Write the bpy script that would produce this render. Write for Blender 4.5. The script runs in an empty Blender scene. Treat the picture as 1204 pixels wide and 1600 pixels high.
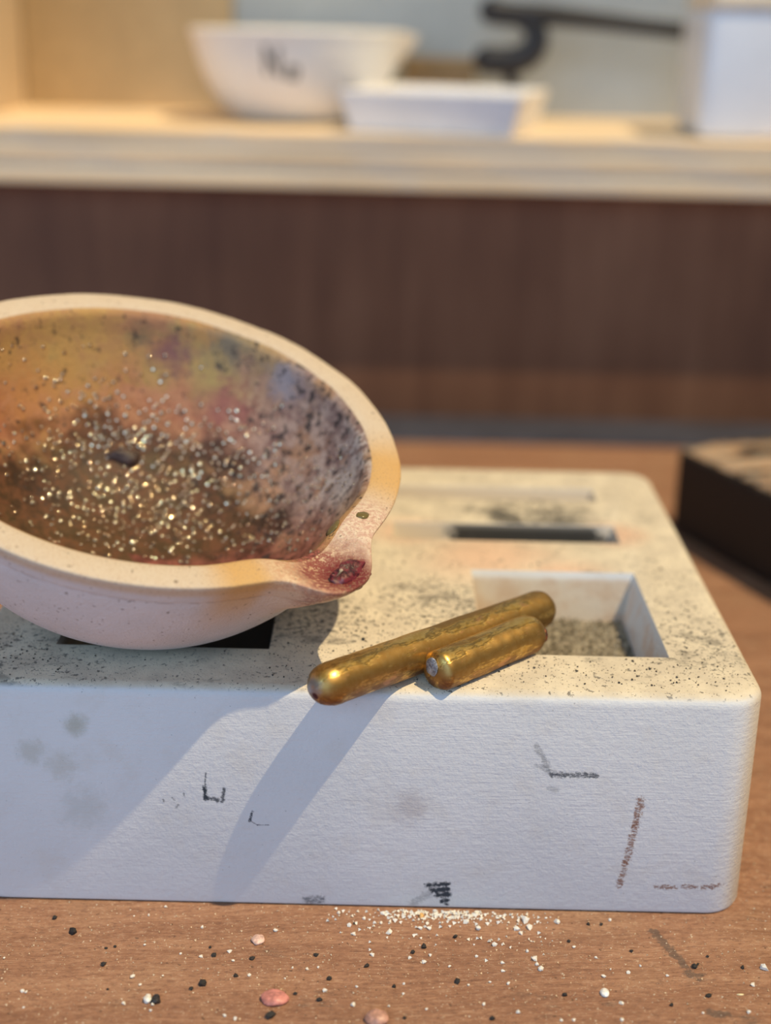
import bpy, bmesh, math, random
import numpy as np
from mathutils import Matrix, Vector
from mathutils.bvhtree import BVHTree
from mathutils import noise as mnoise

MM = 0.001
scene = bpy.context.scene
COL = scene.collection

# ------------------------------------------------------------------ camera
FPX = 2200.0
PITCH, ROLL = math.radians(19.5), math.radians(1.3)
CAM = Vector((0, 0, 105.8))                       # millimetres
Fw = Vector((0, math.cos(PITCH), -math.sin(PITCH)))
R0 = Vector((1, 0, 0)); U0 = Vector((0, math.sin(PITCH), math.cos(PITCH)))
Rt = R0 * math.cos(ROLL) + U0 * math.sin(ROLL)
Up = U0 * math.cos(ROLL) - R0 * math.sin(ROLL)
cd = bpy.data.cameras.new('camera'); cam = bpy.data.objects.new('camera', cd); COL.objects.link(cam)
M = Matrix((Rt, Up, -Fw)).transposed().to_4x4(); M.translation = CAM * MM
cam.matrix_world = M
cd.sensor_fit = 'VERTICAL'; cd.sensor_height = 24.0; cd.sensor_width = 18.06
cd.lens = FPX / 1600 * 24.0
cd.clip_start = 0.005; cd.clip_end = 20
cd.dof.use_dof = True; cd.dof.focus_distance = 0.168; cd.dof.aperture_fstop = cd.lens / 4.1
scene.camera = cam

# ------------------------------------------------------------------ light
w = bpy.data.worlds.new('room_light'); scene.world = w; w.use_nodes = True
bg = w.node_tree.nodes['Background']; bg.inputs[0].default_value = (0.80, 0.90, 1.0, 1); bg.inputs[1].default_value = 0.13

SUN_DIR = Vector((-0.40, 0.22, -1.0)).normalized()
sd = bpy.data.lights.new('sun', 'SUN'); sd.energy = 3.5; sd.angle = math.radians(0.6); sd.color = (1.0, 0.80, 0.49)
so = bpy.data.objects.new('sun', sd); COL.objects.link(so)
so.rotation_euler = SUN_DIR.to_track_quat('-Z', 'Y').to_euler(); so.location = (0.3, 0, 1)

ad = bpy.data.lights.new('window_daylight', 'AREA'); ad.shape = 'RECTANGLE'; ad.size = 1.5; ad.size_y = 1.1
ad.energy = 15.5; ad.color = (0.42, 0.67, 1.0)
ao = bpy.data.objects.new('window_daylight', ad); COL.objects.link(ao)
ao.location = (-0.45, -1.25, 0.55)
ao.rotation_euler = (Vector((0, 0.18, 0.03)) - ao.location).to_track_quat('-Z', 'Y').to_euler()

scene.view_settings.view_transform = 'Standard'; scene.view_settings.look = 'None'
scene.view_settings.gamma = 1.0; scene.view_settings.use_curve_mapping = False
scene.view_settings.exposure = 0.0
scene.cycles.max_bounces = 6; scene.cycles.diffuse_bounces = 4; scene.cycles.glossy_bounces = 3

# ------------------------------------------------------------------ image pixels cast through the camera onto level or upright planes (mm)
def ray(x, y): return Fw + Rt * ((x - 602) / FPX) - Up * ((y - 800) / FPX)
def onz(x, y, z):
    d = ray(x, y); return CAM + d * ((z - CAM.z) / d.z)
def ony(x, y, Y):
    d = ray(x, y); return CAM + d * (Y / d.y)

# ------------------------------------------------------------------ node helper
class NT:
    def __init__(s, name):
        s.mat = bpy.data.materials.new(name); s.mat.use_nodes = True
        s.t = s.mat.node_tree; s.b = s.t.nodes['Principled BSDF']
        tc = s.n('ShaderNodeTexCoord'); s.obj = s.v('SCALE', tc.outputs['Object'], 1000.0)   # millimetres
        s.nrm = tc.outputs['Normal']
        s._sep = None
    def n(s, typ, **k):
        o = s.t.nodes.new(typ)
        for a, b in k.items(): setattr(o, a, b)
        return o
    def put(s, sock, val):
        if val is None: return
        if isinstance(val, bpy.types.NodeSocket): s.t.links.new(val, sock)
        else:
            try: sock.default_value = val
            except Exception: sock.default_value = (*val, 1)
    def m(s, op, a, b=None, c=None, clamp=False):
        o = s.n('ShaderNodeMath', operation=op); o.use_clamp = clamp
        s.put(o.inputs[0], a); s.put(o.inputs[1], b); s.put(o.inputs[2], c); return o.outputs[0]
    def v(s, op, a, b=None):
        o = s.n('ShaderNodeVectorMath', operation=op); s.put(o.inputs[0], a)
        if op == 'SCALE': s.put(o.inputs[3], b)
        else: s.put(o.inputs[1], b)
        return o.outputs[1] if op in ('LENGTH', 'DISTANCE', 'DOT_PRODUCT') else o.outputs[0]
    def sep(s, vec=None):
        if vec is None:
            if s._sep is None:
                o = s.n('ShaderNodeSeparateXYZ'); s.put(o.inputs[0], s.obj); s._sep = o.outputs
            return s._sep
        o = s.n('ShaderNodeSeparateXYZ'); s.put(o.inputs[0], vec); return o.outputs
    def noise(s, scale, detail=4, rough=.55, stretch=None, off=None, dist=0, vec=None, color=False):
        vec = vec or s.obj
        if stretch: vec = s.v('MULTIPLY', vec, stretch)
        if off: vec = s.v('ADD', vec, off)
        o = s.n('ShaderNodeTexNoise'); s.put(o.inputs['Vector'], vec)
        o.inputs['Scale'].default_value = scale; o.inputs['Detail'].default_value = detail
        o.inputs['Roughness'].default_value = rough; o.inputs['Distortion'].default_value = dist
        return o.outputs['Color'] if color else o.outputs[0]
    def voro(s, scale, vec=None, feature='F1', rnd=1.0):
        o = s.n('ShaderNodeTexVoronoi', feature=feature); s.put(o.inputs['Vector'], vec or s.obj)
        o.inputs['Scale'].default_value = scale; o.inputs['Randomness'].default_value = rnd
        return o.outputs['Distance']
    def ss(s, x, lo, hi):           # smoothstep lo..hi -> 0..1
        o = s.n('ShaderNodeMapRange', interpolation_type='SMOOTHSTEP')
        s.put(o.inputs[0], x); s.put(o.inputs[1], lo); s.put(o.inputs[2], hi)
        if lo > hi:
            o.inputs[1].default_value = hi; o.inputs[2].default_value = lo
            o.inputs[3].default_value = 1; o.inputs[4].default_value = 0
        return o.outputs[0]
    def mix(s, f, a, b, blend='MIX'):
        o = s.n('ShaderNodeMix', data_type='RGBA', blend_type=blend); s.put(o.inputs[0], f)
        s.put(o.inputs[6], a if isinstance(a, bpy.types.NodeSocket) else (*a, 1))
        s.put(o.inputs[7], b if isinstance(b, bpy.types.NodeSocket) else (*b, 1)); return o.outputs[2]
    def ramp(s, f, stops):
        o = s.n('ShaderNodeValToRGB'); e = o.color_ramp.elements
        while len(e) < len(stops): e.new(0.5)
        for k, (p, c) in zip(e, stops): k.position = p; k.color = (*c, 1)
        s.put(o.inputs[0], f); return o.outputs[0]
    def bump(s, h, strength=.4, dist=.1, nrm=None):
        o = s.n('ShaderNodeBump'); o.inputs['Strength'].default_value = strength
        o.inputs['Distance'].default_value = dist * MM; s.put(o.inputs['Height'], h)
        if nrm is not None: s.put(o.inputs['Normal'], nrm)
        return o.outputs[0]
    def mx(s, *a):
        r = a[0]
        for k in a[1:]: r = s.m('MAXIMUM', r, k)
        return r
    def mul(s, *a):
        r = a[0]
        for k in a[1:]: r = s.m('MULTIPLY', r, k)
        return r
    def blob(s, p, r, soft=.5, nz=None, namt=0):
        d = s.v('DISTANCE', s.obj, p)
        if nz is not None: d = s.m('ADD', d, s.m('MULTIPLY', s.m('SUBTRACT', nz, .5), namt))
        return s.ss(d, r, r * (1 - soft))
    def stroke(s, a, b, wd, nz, namt=1.0, soft=.5):
        a, b = Vector(a), Vector(b); ab = b - a; L2 = max(ab.length_squared, 1e-6)
        q = s.v('SUBTRACT', s.obj, tuple(a))
        t = s.m('DIVIDE', s.v('DOT_PRODUCT', q, tuple(ab)), L2, clamp=True)
        o = s.n('ShaderNodeVectorMath', operation='SCALE'); o.inputs[0].default_value = tuple(ab); s.put(o.inputs[3], t)
        d = s.v('DISTANCE', q, o.outputs[0])
        d = s.m('ADD', d, s.m('MULTIPLY', s.m('SUBTRACT', nz, .5), namt * 2 * wd))
        return s.ss(d, wd, wd * (1 - soft))
    def out(s, color=None, rough=None, metal=None, normal=None, spec=None, **kw):
        if color is not None: s.put(s.b.inputs['Base Color'], color if isinstance(color, bpy.types.NodeSocket) else (*color, 1))
        s.put(s.b.inputs['Roughness'], rough); s.put(s.b.inputs['Metallic'], metal)
        s.put(s.b.inputs['Normal'], normal); s.put(s.b.inputs['Specular IOR Level'], spec)
        for k, val in kw.items(): s.put(s.b.inputs[k.replace('_', ' ')], val)
        return s.mat

# ------------------------------------------------------------------ mesh helpers (mm in, metres out)
def mesh_obj(name, verts, faces, mat=None, parent=None, loc=(0, 0, 0), smooth=False, mats=None, fmat=None):
    me = bpy.data.meshes.new(name)
    me.from_pydata([tuple(c * MM for c in p) for p in verts], [], faces)
    if smooth:
        me.polygons.foreach_set('use_smooth', [True] * len(me.polygons))
    for k in (mats or [mat]): me.materials.append(k)
    if fmat is not None: me.polygons.foreach_set('material_index', fmat)
    me.update()
    o = bpy.data.objects.new(name, me); COL.objects.link(o)
    o.location = tuple(c * MM for c in loc)
    if parent is not None: o.parent = parent
    return o
def bm_obj(name, bm, mat, parent=None, loc=(0, 0, 0), smooth=False):
    me = bpy.data.meshes.new(name); bm.to_mesh(me); bm.free()
    me.transform(Matrix.Scale(MM, 4)); me.materials.append(mat)
    if smooth: me.polygons.foreach_set('use_smooth', [True] * len(me.polygons))
    o = bpy.data.objects.new(name, me); COL.objects.link(o); o.location = tuple(c * MM for c in loc)
    if parent is not None: o.parent = parent
    return o
def box_bm(x0, x1, y0, y1, z0, z1, bev=0, seg=2):
    bm = bmesh.new(); bmesh.ops.create_cube(bm, size=1)
    for q in bm.verts:
        q.co = Vector(((x0 + x1) / 2 + q.co.x * (x1 - x0), (y0 + y1) / 2 + q.co.y * (y1 - y0), (z0 + z1) / 2 + q.co.z * (z1 - z0)))
    if bev: bmesh.ops.bevel(bm, geom=bm.edges[:], offset=bev, segments=seg, profile=.5, affect='EDGES')
    return bm
def tag(o, label, cat=None, group=None, kind=None):
    if label: o['label'] = label
    if cat: o['category'] = cat
    if group: o['group'] = group
    if kind: o['kind'] = kind
    return o
def empty(name, loc):
    o = bpy.data.objects.new(name, None); COL.objects.link(o); o.location = tuple(c * MM for c in loc)
    o.empty_display_size = .01
    return o

# ================================================================== materials
def mat_bench():
    t = NT('bench_wood'); x, y, z = t.sep()
    wv = t.noise(.018, 2, .5)
    ca, sa = math.cos(.05), math.sin(.05)
    rot = t.n('ShaderNodeCombineXYZ')
    t.put(rot.inputs[0], t.m('ADD', t.mul(x, ca), t.mul(y, sa)))
    t.put(rot.inputs[1], t.m('ADD', t.m('SUBTRACT', t.mul(y, ca), t.mul(x, sa)), t.mul(wv, 16.0)))
    t.put(rot.inputs[2], z); rv = rot.outputs[0]
    g1 = t.noise(1.0, 5, .62, (.018, .22, 1), vec=rv); g2 = t.noise(1.0, 4, .65, (.10, 1.9, 1), vec=rv)
    g3 = t.noise(1.0, 3, .6, (.5, 5.0, 1), vec=rv)
    f = t.m('ADD', t.mul(g1, .40), t.m('ADD', t.mul(g2, .28), t.m('ADD', t.mul(g3, .17), t.mul(t.noise(.5, 5, .7), .15))))
    col = t.ramp(f, [(.30, (.19, .085, .048)), (.45, (.31, .15, .085)), (.55, (.42, .22, .13)), (.70, (.54, .33, .205))])
    st = t.ss(t.noise(.035, 4, .6, off=(3, 9, 1)), .50, .66)
    col = t.mix(t.mul(st, .6), col, t.mix(.5, col, (.46, .29, .17)))
    dk = t.mul(t.ss(t.noise(.09, 5, .65, (1, 2.2, 1), off=(31, 4, 0)), .60, .72), .75)
    col = t.mix(dk, col, (.10, .075, .06))
    sp = t.ss(t.noise(1.3, 2, .5, off=(7, 7, 7)), .68, .74); col = t.mix(t.mul(sp, .7), col, (.06, .035, .02))
    ds = t.ss(t.noise(2.6, 2, .5, off=(1, 7, 9)), .66, .74); col = t.mix(t.mul(ds, .6), col, (.72, .58, .44))
    ml = t.noise(1.1, 5, .75, (.8, 1.6, 1), off=(15, 2, 2)); col = t.mix(t.mul(t.ss(ml, .50, .66), .55), col, (.17, .085, .055)); col = t.mix(t.mul(t.ss(ml, .46, .34), .35), col, (.62, .42, .29))
    for a, b, wd in (((1020, 1455), (1070, 1510), .75), ((1075, 1522), (1092, 1525), .8), ((1110, 1583), (1135, 1585), .8)):
        k = t.stroke(onz(*a, 0), onz(*b, 0), wd, t.noise(1.6, 3), 1.3, .6); col = t.mix(t.mul(k, .6), col, (.07, .065, .06))
    h = t.m('ADD', t.mul(g2, .6), t.m('ADD', t.mul(g3, .9), t.mul(t.noise(2.2, 4, .7), .8)))
    return t.out(col, t.m('ADD', .42, t.mul(g1, .35)), 0, t.bump(h, .7, .4), .35)

def mat_brown_panel():
    t = NT('brown_panel_wood')
    g = t.noise(1, 4, .6, (.12, .12, .012)); g2 = t.noise(.014, 3, .5)
    col = t.ramp(t.m('ADD', t.mul(g, .5), t.mul(g2, .5)), [(.30, (.12, .052, .03)), (.5, (.20, .092, .05)), (.68, (.28, .14, .078))])
    for p, r in (((468, 520), 3.4), ((540, 540), 2.6)):
        q = ony(*p, 375.0); k = t.blob((q.x, 0, q.z), r, .8); col = t.mix(t.mul(k, .35), col, (.45, .42, .42))
    return t.out(col, .5, 0, None, .2)

def mat_ply(i):
    t = NT('plywood_layer_%s' % 'abcdef'[i])
    g = t.noise(1, 4, .6, (.02, .3, .5), off=(i * 31, 0, i * 7)); b = t.noise(.03, 3, .5, off=(i * 5, 2, 0))
    base = [(.88, .68, .44), (.93, .77, .54), (.84, .64, .41), (.92, .75, .52), (.88, .67, .43)][i % 5]
    col = t.mix(t.ss(g, .35, .65), tuple(c * .86 for c in base), tuple(min(1, c * 1.12) for c in base))
    col = t.mix(t.mul(t.ss(b, .5, .62), .4), col, (.74, .66, .55))
    return t.out(col, .6, 0, t.bump(g, .3, .2), .3)

def mat_plain(name, col, rough=.6, var=.12, scale=.06, metal=0, spec=.4, bumpd=.1):
    t = NT(name); g = t.noise(scale, 4, .6); f = t.noise(scale * 14, 3, .6)
    c = t.mix(t.ss(t.m('ADD', t.mul(g, .7), t.mul(f, .3)), .35, .65), tuple(k * (1 - var) for k in col), tuple(min(1, k * (1 + var)) for k in col))
    return t.out(c, rough, metal, t.bump(f, .3, bumpd), spec)

# ================================================================== the bench, shelf and walls
bench = tag(bm_obj('workbench', box_bm(-420, 420, -160, 356, -32, 0, 1.5), mat_bench()),
            'worn reddish brown wooden workbench top scattered with crumbs', 'workbench')
bar = tag(bm_obj('flat_bar', box_bm(-300, 300, 357, 378.4, -30, .6, .8), mat_plain('slate_metal', (.055, .06, .085), .45, .2)),
          'dark slate blue strip along the foot of the brown backboard', 'strip')
board = tag(bm_obj('backboard', box_bm(-300, 300, 379, 388, -30, 63.0, .4), mat_brown_panel()),
            'dark brown wooden backboard upright between the bench and the pale shelf', 'board')
shelf = empty('plywood_shelf', (0, 400, 63))
tag(shelf, 'pale plywood shelf with a layered edge above the brown backboard', 'shelf')
zz = 63.05; hs = (2.7, 2.6, 2.9, 2.5, 2.85)
for i, h in enumerate(hs):
    bm = box_bm(-300, 300, (-32.0, -31.7, -32.1, -31.8, -32.0)[i], 52, zz - 63, zz - 63 + h, .18, 1)
    bm_obj('ply_layer', bm, mat_ply(i), shelf); zz += h
ST = zz                                                             # shelf top, 76.6
WY = 452.0
tag(bm_obj('wall_back', box_bm(-300, 300, WY, WY + 10, 30, 330), mat_plain('grey_paint', (.42, .45, .45), .7, .06, .03)), 'pale grey painted wall behind the shelf', kind='structure')
tag(bm_obj('wall_left', box_bm(-122, -113, 372, WY, ST, 330), mat_plain('tan_paint', (.60, .47, .33), .7, .06, .03)), 'light tan side panel at the left end of the shelf', kind='structure')
bx0 = -112.6; bx1 = ony(362, 100, 449).x
tag(bm_obj('backing_board', box_bm(bx0, bx1, 448, 451.6, ST, 300, .3), mat_plain('beige_board', (.50, .36, .19), .75, .10, .02)),
    'ochre beige board standing against the wall at the left of the shelf', 'board')

# ================================================================== the casting block
BX0, BX1, BY0, BY1, BZ = -51.5, 46.2, 150.0, 238.2, 30.2
BL = Vector(((BX0 + BX1) / 2, (BY0 + BY1) / 2, 0))
def face(px, py): q = ony(px, py, BY0) - BL; return (q.x, BY0 - BL.y, q.z)
def topp(px, py): q = onz(px, py, BZ) - BL; return (q.x, q.y, BZ)

def mat_block(front):
    t = NT('white_refractory_front' if front else 'white_refractory'); x, y, z = t.sep(); nx, ny, nz = t.sep(t.nrm)
    top = t.ss(nz, .45, .9); low = t.ss(z, 30.15, 29.9)
    big = t.noise(.035, 4, .55); med = t.noise(.22, 5, .6); fine = t.noise(1.6, 4, .65); mic = t.noise(5.0, 2, .6)
    col = t.mix(t.ss(big, .35, .65), (.67, .685, .70), (.74, .75, .76))
    col = t.mix(t.mul(t.ss(med, .5, .75), .25), col, (.62, .57, .50))
    # grime of the working face: cream dust, charcoal specks, peach scorch
    tcol = t.mix(t.ss(med, .35, .62), (.78, .69, .54), (.66, .58, .46))
    sc = t.mx(t.blob(topp(760, 870), 15, .9, big, 12), t.blob(topp(640, 830), 9, .9, big, 8), t.blob(topp(960, 835), 7, .9, big, 6), t.blob(topp(880, 900), 10, .9))
    tcol = t.mix(t.mul(sc, .6), tcol, (.80, .48, .33))
    pd = t.mx(t.blob(topp(700, 940), 16, .9, big, 10), t.mul(t.blob(topp(1120, 1010), 16, .9, med, 10), .8), t.mul(t.blob(topp(470, 960), 18, .8), .9),
              t.mul(t.blob(topp(830, 800), 13, .8, med, 8), 1.0), t.mul(t.blob(topp(60, 1010), 25, .8), .5), t.mul(t.blob(topp(1080, 900), 14, .9), .5), .25)
    spk = t.ss(t.m('ADD', t.noise(1.15, 3, .6, off=(4, 4, 0)), t.mul(pd, .13)), .66, .71)
    spk2 = t.ss(t.m('ADD', t.noise(3.0, 2, .55, off=(9, 1, 0)), t.mul(pd, .10)), .67, .72)
    smu = t.mul(t.ss(t.m('ADD', t.noise(.16, 5, .7, (1, 1.6, 1), off=(2, 8, 0)), t.mul(pd, .13)), .62, .74), .55)
    grime = t.mx(t.mul(spk, .8), t.mul(spk2, .75), smu)
    soot = t.mul(t.blob(topp(830, 806), 12.5, .55, t.noise(.35, 4, .65), 13), .9)
    tcol = t.mix(grime, tcol, (.14, .13, .115)); tcol = t.mix(t.mul(soot, t.ss(med, .42, .6)), tcol, (.10, .095, .085))
    col = t.mix(top, col, tcol)
    # soot baked onto the back wall of the middle slot
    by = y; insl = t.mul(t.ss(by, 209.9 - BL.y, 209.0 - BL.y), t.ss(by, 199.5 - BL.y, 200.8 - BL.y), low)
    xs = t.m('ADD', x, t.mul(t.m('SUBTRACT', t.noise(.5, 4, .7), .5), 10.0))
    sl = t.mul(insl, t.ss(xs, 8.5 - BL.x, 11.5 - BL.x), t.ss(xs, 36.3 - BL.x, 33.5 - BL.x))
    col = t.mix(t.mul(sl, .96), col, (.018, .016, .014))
    # inside the pockets: warm scorch near the rims, grey dust on the floors
    pk = t.mul(t.ss(z, 29.6, 28.5), t.ss(y, 160.4 - BL.y, 161.4 - BL.y), t.ss(y, 190 - BL.y, 189.5 - BL.y))
    col = t.mix(t.mul(pk, t.ss(med, .38, .6), .5), col, (.66, .48, .36))
    col = t.mix(t.mul(pk, t.ss(nz, .6, .9)), col, t.mix(fine, (.18, .15, .11), (.46, .40, .31)))
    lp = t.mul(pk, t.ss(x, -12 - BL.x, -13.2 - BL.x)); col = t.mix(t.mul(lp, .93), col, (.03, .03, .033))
    sw = t.mul(low, t.ss(y, 193 - BL.y, 195 - BL.y), t.ss(y, 232 - BL.y, 230 - BL.y), t.ss(x, BX1 - 6 - BL.x, BX1 - 8 - BL.x)); col = t.mix(t.mul(sw, t.m('SUBTRACT', 1.0, sl), .8), col, (.58, .48, .36))
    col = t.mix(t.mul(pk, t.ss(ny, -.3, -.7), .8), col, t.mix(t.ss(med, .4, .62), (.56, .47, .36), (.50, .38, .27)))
    # marks on the front face
    n1 = t.noise(.9, 4, .7); n2 = t.noise(2.6, 3, .7); n3 = t.noise(4.0, 3, .7, (.7, .7, 1.8))
    blk = [((838, 1166), (856, 1200), .55, .45), ((862, 1211), (930, 1212), .50, .85), ((838, 1196), (868, 1208), .5, .3), ((858, 1232), (868, 1234), .5, .3),
           ((321, 1208), (320, 1230), .16, .8), ((319, 1230), (321, 1247), .42, 1), ((322, 1246), (340, 1250), .42, .9), ((350, 1233), (348, 1252), .34, .9),
           ((255, 1250), (256, 1252), .2, .7), ((269, 1247), (272, 1250), .2, .6), ((287, 1240), (288, 1243), .22, .6), ((275, 1262), (278, 1258), .22, .6),
           ((394, 1268), (390, 1283), .2, .95), ((391, 1283), (402, 1289), .08, .7), ((402, 1289), (420, 1289), .10, .8),
           ((667, 1384), (700, 1381), .45, 1), ((676, 1391), (699, 1389), .6, 1), ((683, 1399), (699, 1398), .6, 1), ((691, 1408), (698, 1407), .5, 1), ((696, 1413), (698, 1414), .35, 1), ((645, 1412), (672, 1395), .8, .35),
           ((480, 1408), (500, 1406), .85, .7)]
    for a, b, wd, st in blk if front else ():
        k = t.mul(t.stroke(face(*a), face(*b), wd, n2, 1.15, .7), st, t.ss(n3, .10, .36) if st >= 1 else t.ss(n3, .30, .52)); col = t.mix(k, col, (.045, .055, .07))
    brn = [((1000, 1250), (992, 1292), .6), ((992, 1292), (978, 1345), .5), ((978, 1345), (967, 1384), .45), ((1025, 1385), (1056, 1387), .36), ((1066, 1385), (1086, 1386), .36), ((1098, 1386), (1132, 1384), .4)]
    for a, b, wd in brn if front else ():
        k = t.mul(t.stroke(face(*a), face(*b), wd, n2, 1.7, .35), .85, t.ss(n3, .40, .54)); col = t.mix(k, col, (.26, .12, .07))
    for p, r, c, s in (((640, 1262), 3.6, (.40, .33, .30), .4), ((118, 1132), 2.2, (.36, .35, .24), .55), ((50, 1175), 2.6, (.42, .40, .30), .4), ((95, 1195), 3.0, (.45, .42, .32), .35), ((130, 1265), 4.5, (.40, .41, .36), .3)) if front else ():
        col = t.mix(t.mul(t.blob(face(*p), r, .9, n1, r * 1.2), s), col, c)
    q = onz(1184, 1050, 29.2) - BL
    col = t.mix(t.mul(t.stroke(tuple(onz(1176, 1030, 29.6) - BL), tuple(onz(1190, 1070, 28.6) - BL), 1.7, n1, .9, .6), .9), col, (.07, .08, .09))
    side = t.ss(nx, .35, .8); col = t.mix(t.mul(side, .6), col, t.mix(n2, (.62, .50, .34), (.74, .63, .46)))
    pits = t.ss(t.noise(2.4, 2, .5, off=(13, 5, 2)), .72, .77); col = t.mix(t.mul(pits, .55), col, (.25, .24, .24))
    # relief: horizontal scoring on the sides, grain on the top
    scr = t.noise(1, 4, .65, (.16, .16, 2.8)); scr2 = t.noise(1, 3, .6, (.5, .5, 5.5))
    hs_ = t.m('ADD', t.mul(scr, t.m('ADD', .15, t.mul(t.ss(big, .4, .62), .5))), t.m('ADD', t.mul(scr2, .28), t.m('ADD', t.mul(fine, .75), t.mul(t.noise(.8, 3, .6), .55))))
    ht = t.m('ADD', t.mul(fine, .8), t.m('ADD', t.mul(mic, .4), t.mul(spk, -.6)))
    mh = t.n('ShaderNodeMix', data_type='FLOAT'); t.put(mh.inputs[0], top); t.put(mh.inputs[2], hs_); t.put(mh.inputs[3], ht)
    return t.out(col, .88, 0, t.bump(mh.outputs[0], .5, .2), .2)

def rounded_block():
    bm = box_bm(BX0, BX1, BY0, BY1, 0, BZ)
    ve = [e for e in bm.edges if abs(e.verts[0].co.z - e.verts[1].co.z) > 1]
    bmesh.ops.bevel(bm, geom=ve, offset=5.0, segments=8, profile=.5, affect='EDGES')
    te = [e for e in bm.edges if all(q.co.z > BZ - .01 for q in e.verts)]
    bmesh.ops.bevel(bm, geom=te, offset=1.5, segments=5, profile=.5, affect='EDGES')
    be = [e for e in bm.edges if all(q.co.z < .01 for q in e.verts)]
    bmesh.ops.bevel(bm, geom=be, offset=.7, segments=2, profile=.5, affect='EDGES')
    for q in bm.verts: q.co -= BL
    return bm
def cutter(x0, x1, y0, y1, z0, draft):
    top = BZ + 2; ext = draft * 2 / (BZ - z0)
    vs = [];
    for (k, zq) in ((draft, z0), (-ext, top)):
        vs += [(x0 + k, y0 + k, zq), (x1 - k, y0 + k, zq), (x1 - k, y1 - k, zq), (x0 + k, y1 - k, zq)]
    vs = [tuple(Vector(p) - BL) for p in vs]
    fs = [(3, 2, 1, 0), (4, 5, 6, 7), (0, 1, 5, 4), (1, 2, 6, 5), (2, 3, 7, 6), (3, 0, 4, 7)]
    return mesh_obj('cutter', vs, fs, None, None, BL)
M_block, M_front = mat_block(False), mat_block(True)
block = bm_obj('casting_block', rounded_block(), M_block, None, BL)
cuts = [cutter(12.5, 36.1, 161.1, 189.5, 23.0, 1.3), cutter(-41, -14.2, 161.0, 189.5, 23.0, 1.3),
        cutter(1.2, 36.0, 201.5, 209.3, 24.0, 1.4), cutter(-41, -6.0, 201.5, 209.3, 24.0, 1.4), cutter(-41, 35.0, 221.0, 227.6, 26.5, 1.2)]
for c in cuts:
    md = block.modifiers.new('cut', 'BOOLEAN'); md.object = c; md.operation = 'DIFFERENCE'; md.solver = 'EXACT'
bv = block.modifiers.new('edge', 'BEVEL'); bv.width = .35 * MM; bv.segments = 2; bv.limit_method = 'ANGLE'; bv.angle_limit = math.radians(50)
bpy.context.view_layer.update()
dg = bpy.context.evaluated_depsgraph_get()
me = bpy.data.meshes.new_from_object(block.evaluated_get(dg)); block.modifiers.clear(); block.data = me
me.materials.clear(); me.materials.append(M_block); me.materials.append(M_front)
me.polygons.foreach_set('material_index', [1 if p.center.y * 1000 < BY0 - BL.y + 3.5 and p.center.z * 1000 < BZ - 1.6 and p.center.z > 0 else 0 for p in me.polygons])
me.polygons.foreach_set('use_smooth', [True] * len(me.polygons))
me.set_sharp_from_angle(angle=math.radians(35))
for c in cuts: bpy.data.objects.remove(c)
tag(block, 'thick white refractory casting block with rectangular pockets, under the tilted dish', 'mold block')

# ================================================================== the dishes
ZS = .91
OUT = [(0, .4), (9, .3), (11.7, 0), (13.2, .3), (15.6, 1.4), (18.6, 3.5), (21.4, 6.1), (24, 9.2), (26.3, 12.8), (28.4, 17), (30.1, 21.0), (30.75, 22.9), (30.85, 23.3),
       (31.1, 23.5), (31.7, 24.9), (32.3, 26.2), (32.55, 26.95), (32.3, 27.3)]
INN = [(31.0, 27.45), (29.6, 27.4), (28.7, 27.15), (28.1, 26.6), (27.75, 25.8), (27.0, 23.0), (25.6, 19.5), (23.6, 15.5), (21, 11.5), (17.5, 8), (13.5, 5.6), (9, 4.3), (4, 3.9), (0, 3.8)]
def catmull(pts, n):
    P = np.array([pts[0]] + pts + [pts[-1]], float); r = []
    for i in range(1, len(P) - 2):
        for k in range(n):
            u = k / n; a, b, c, d = P[i - 1:i + 3]
            r.append(.5 * ((2 * b) + (-a + c) * u + (2 * a - 5 * b + 4 * c - d) * u * u + (-a + 3 * b - 3 * c + d) * u ** 3))
    r.append(P[-2]); return np.array(r)
def sstep(x): x = np.clip(x, 0, 1); return x * x * (3 - 2 * x)
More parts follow.
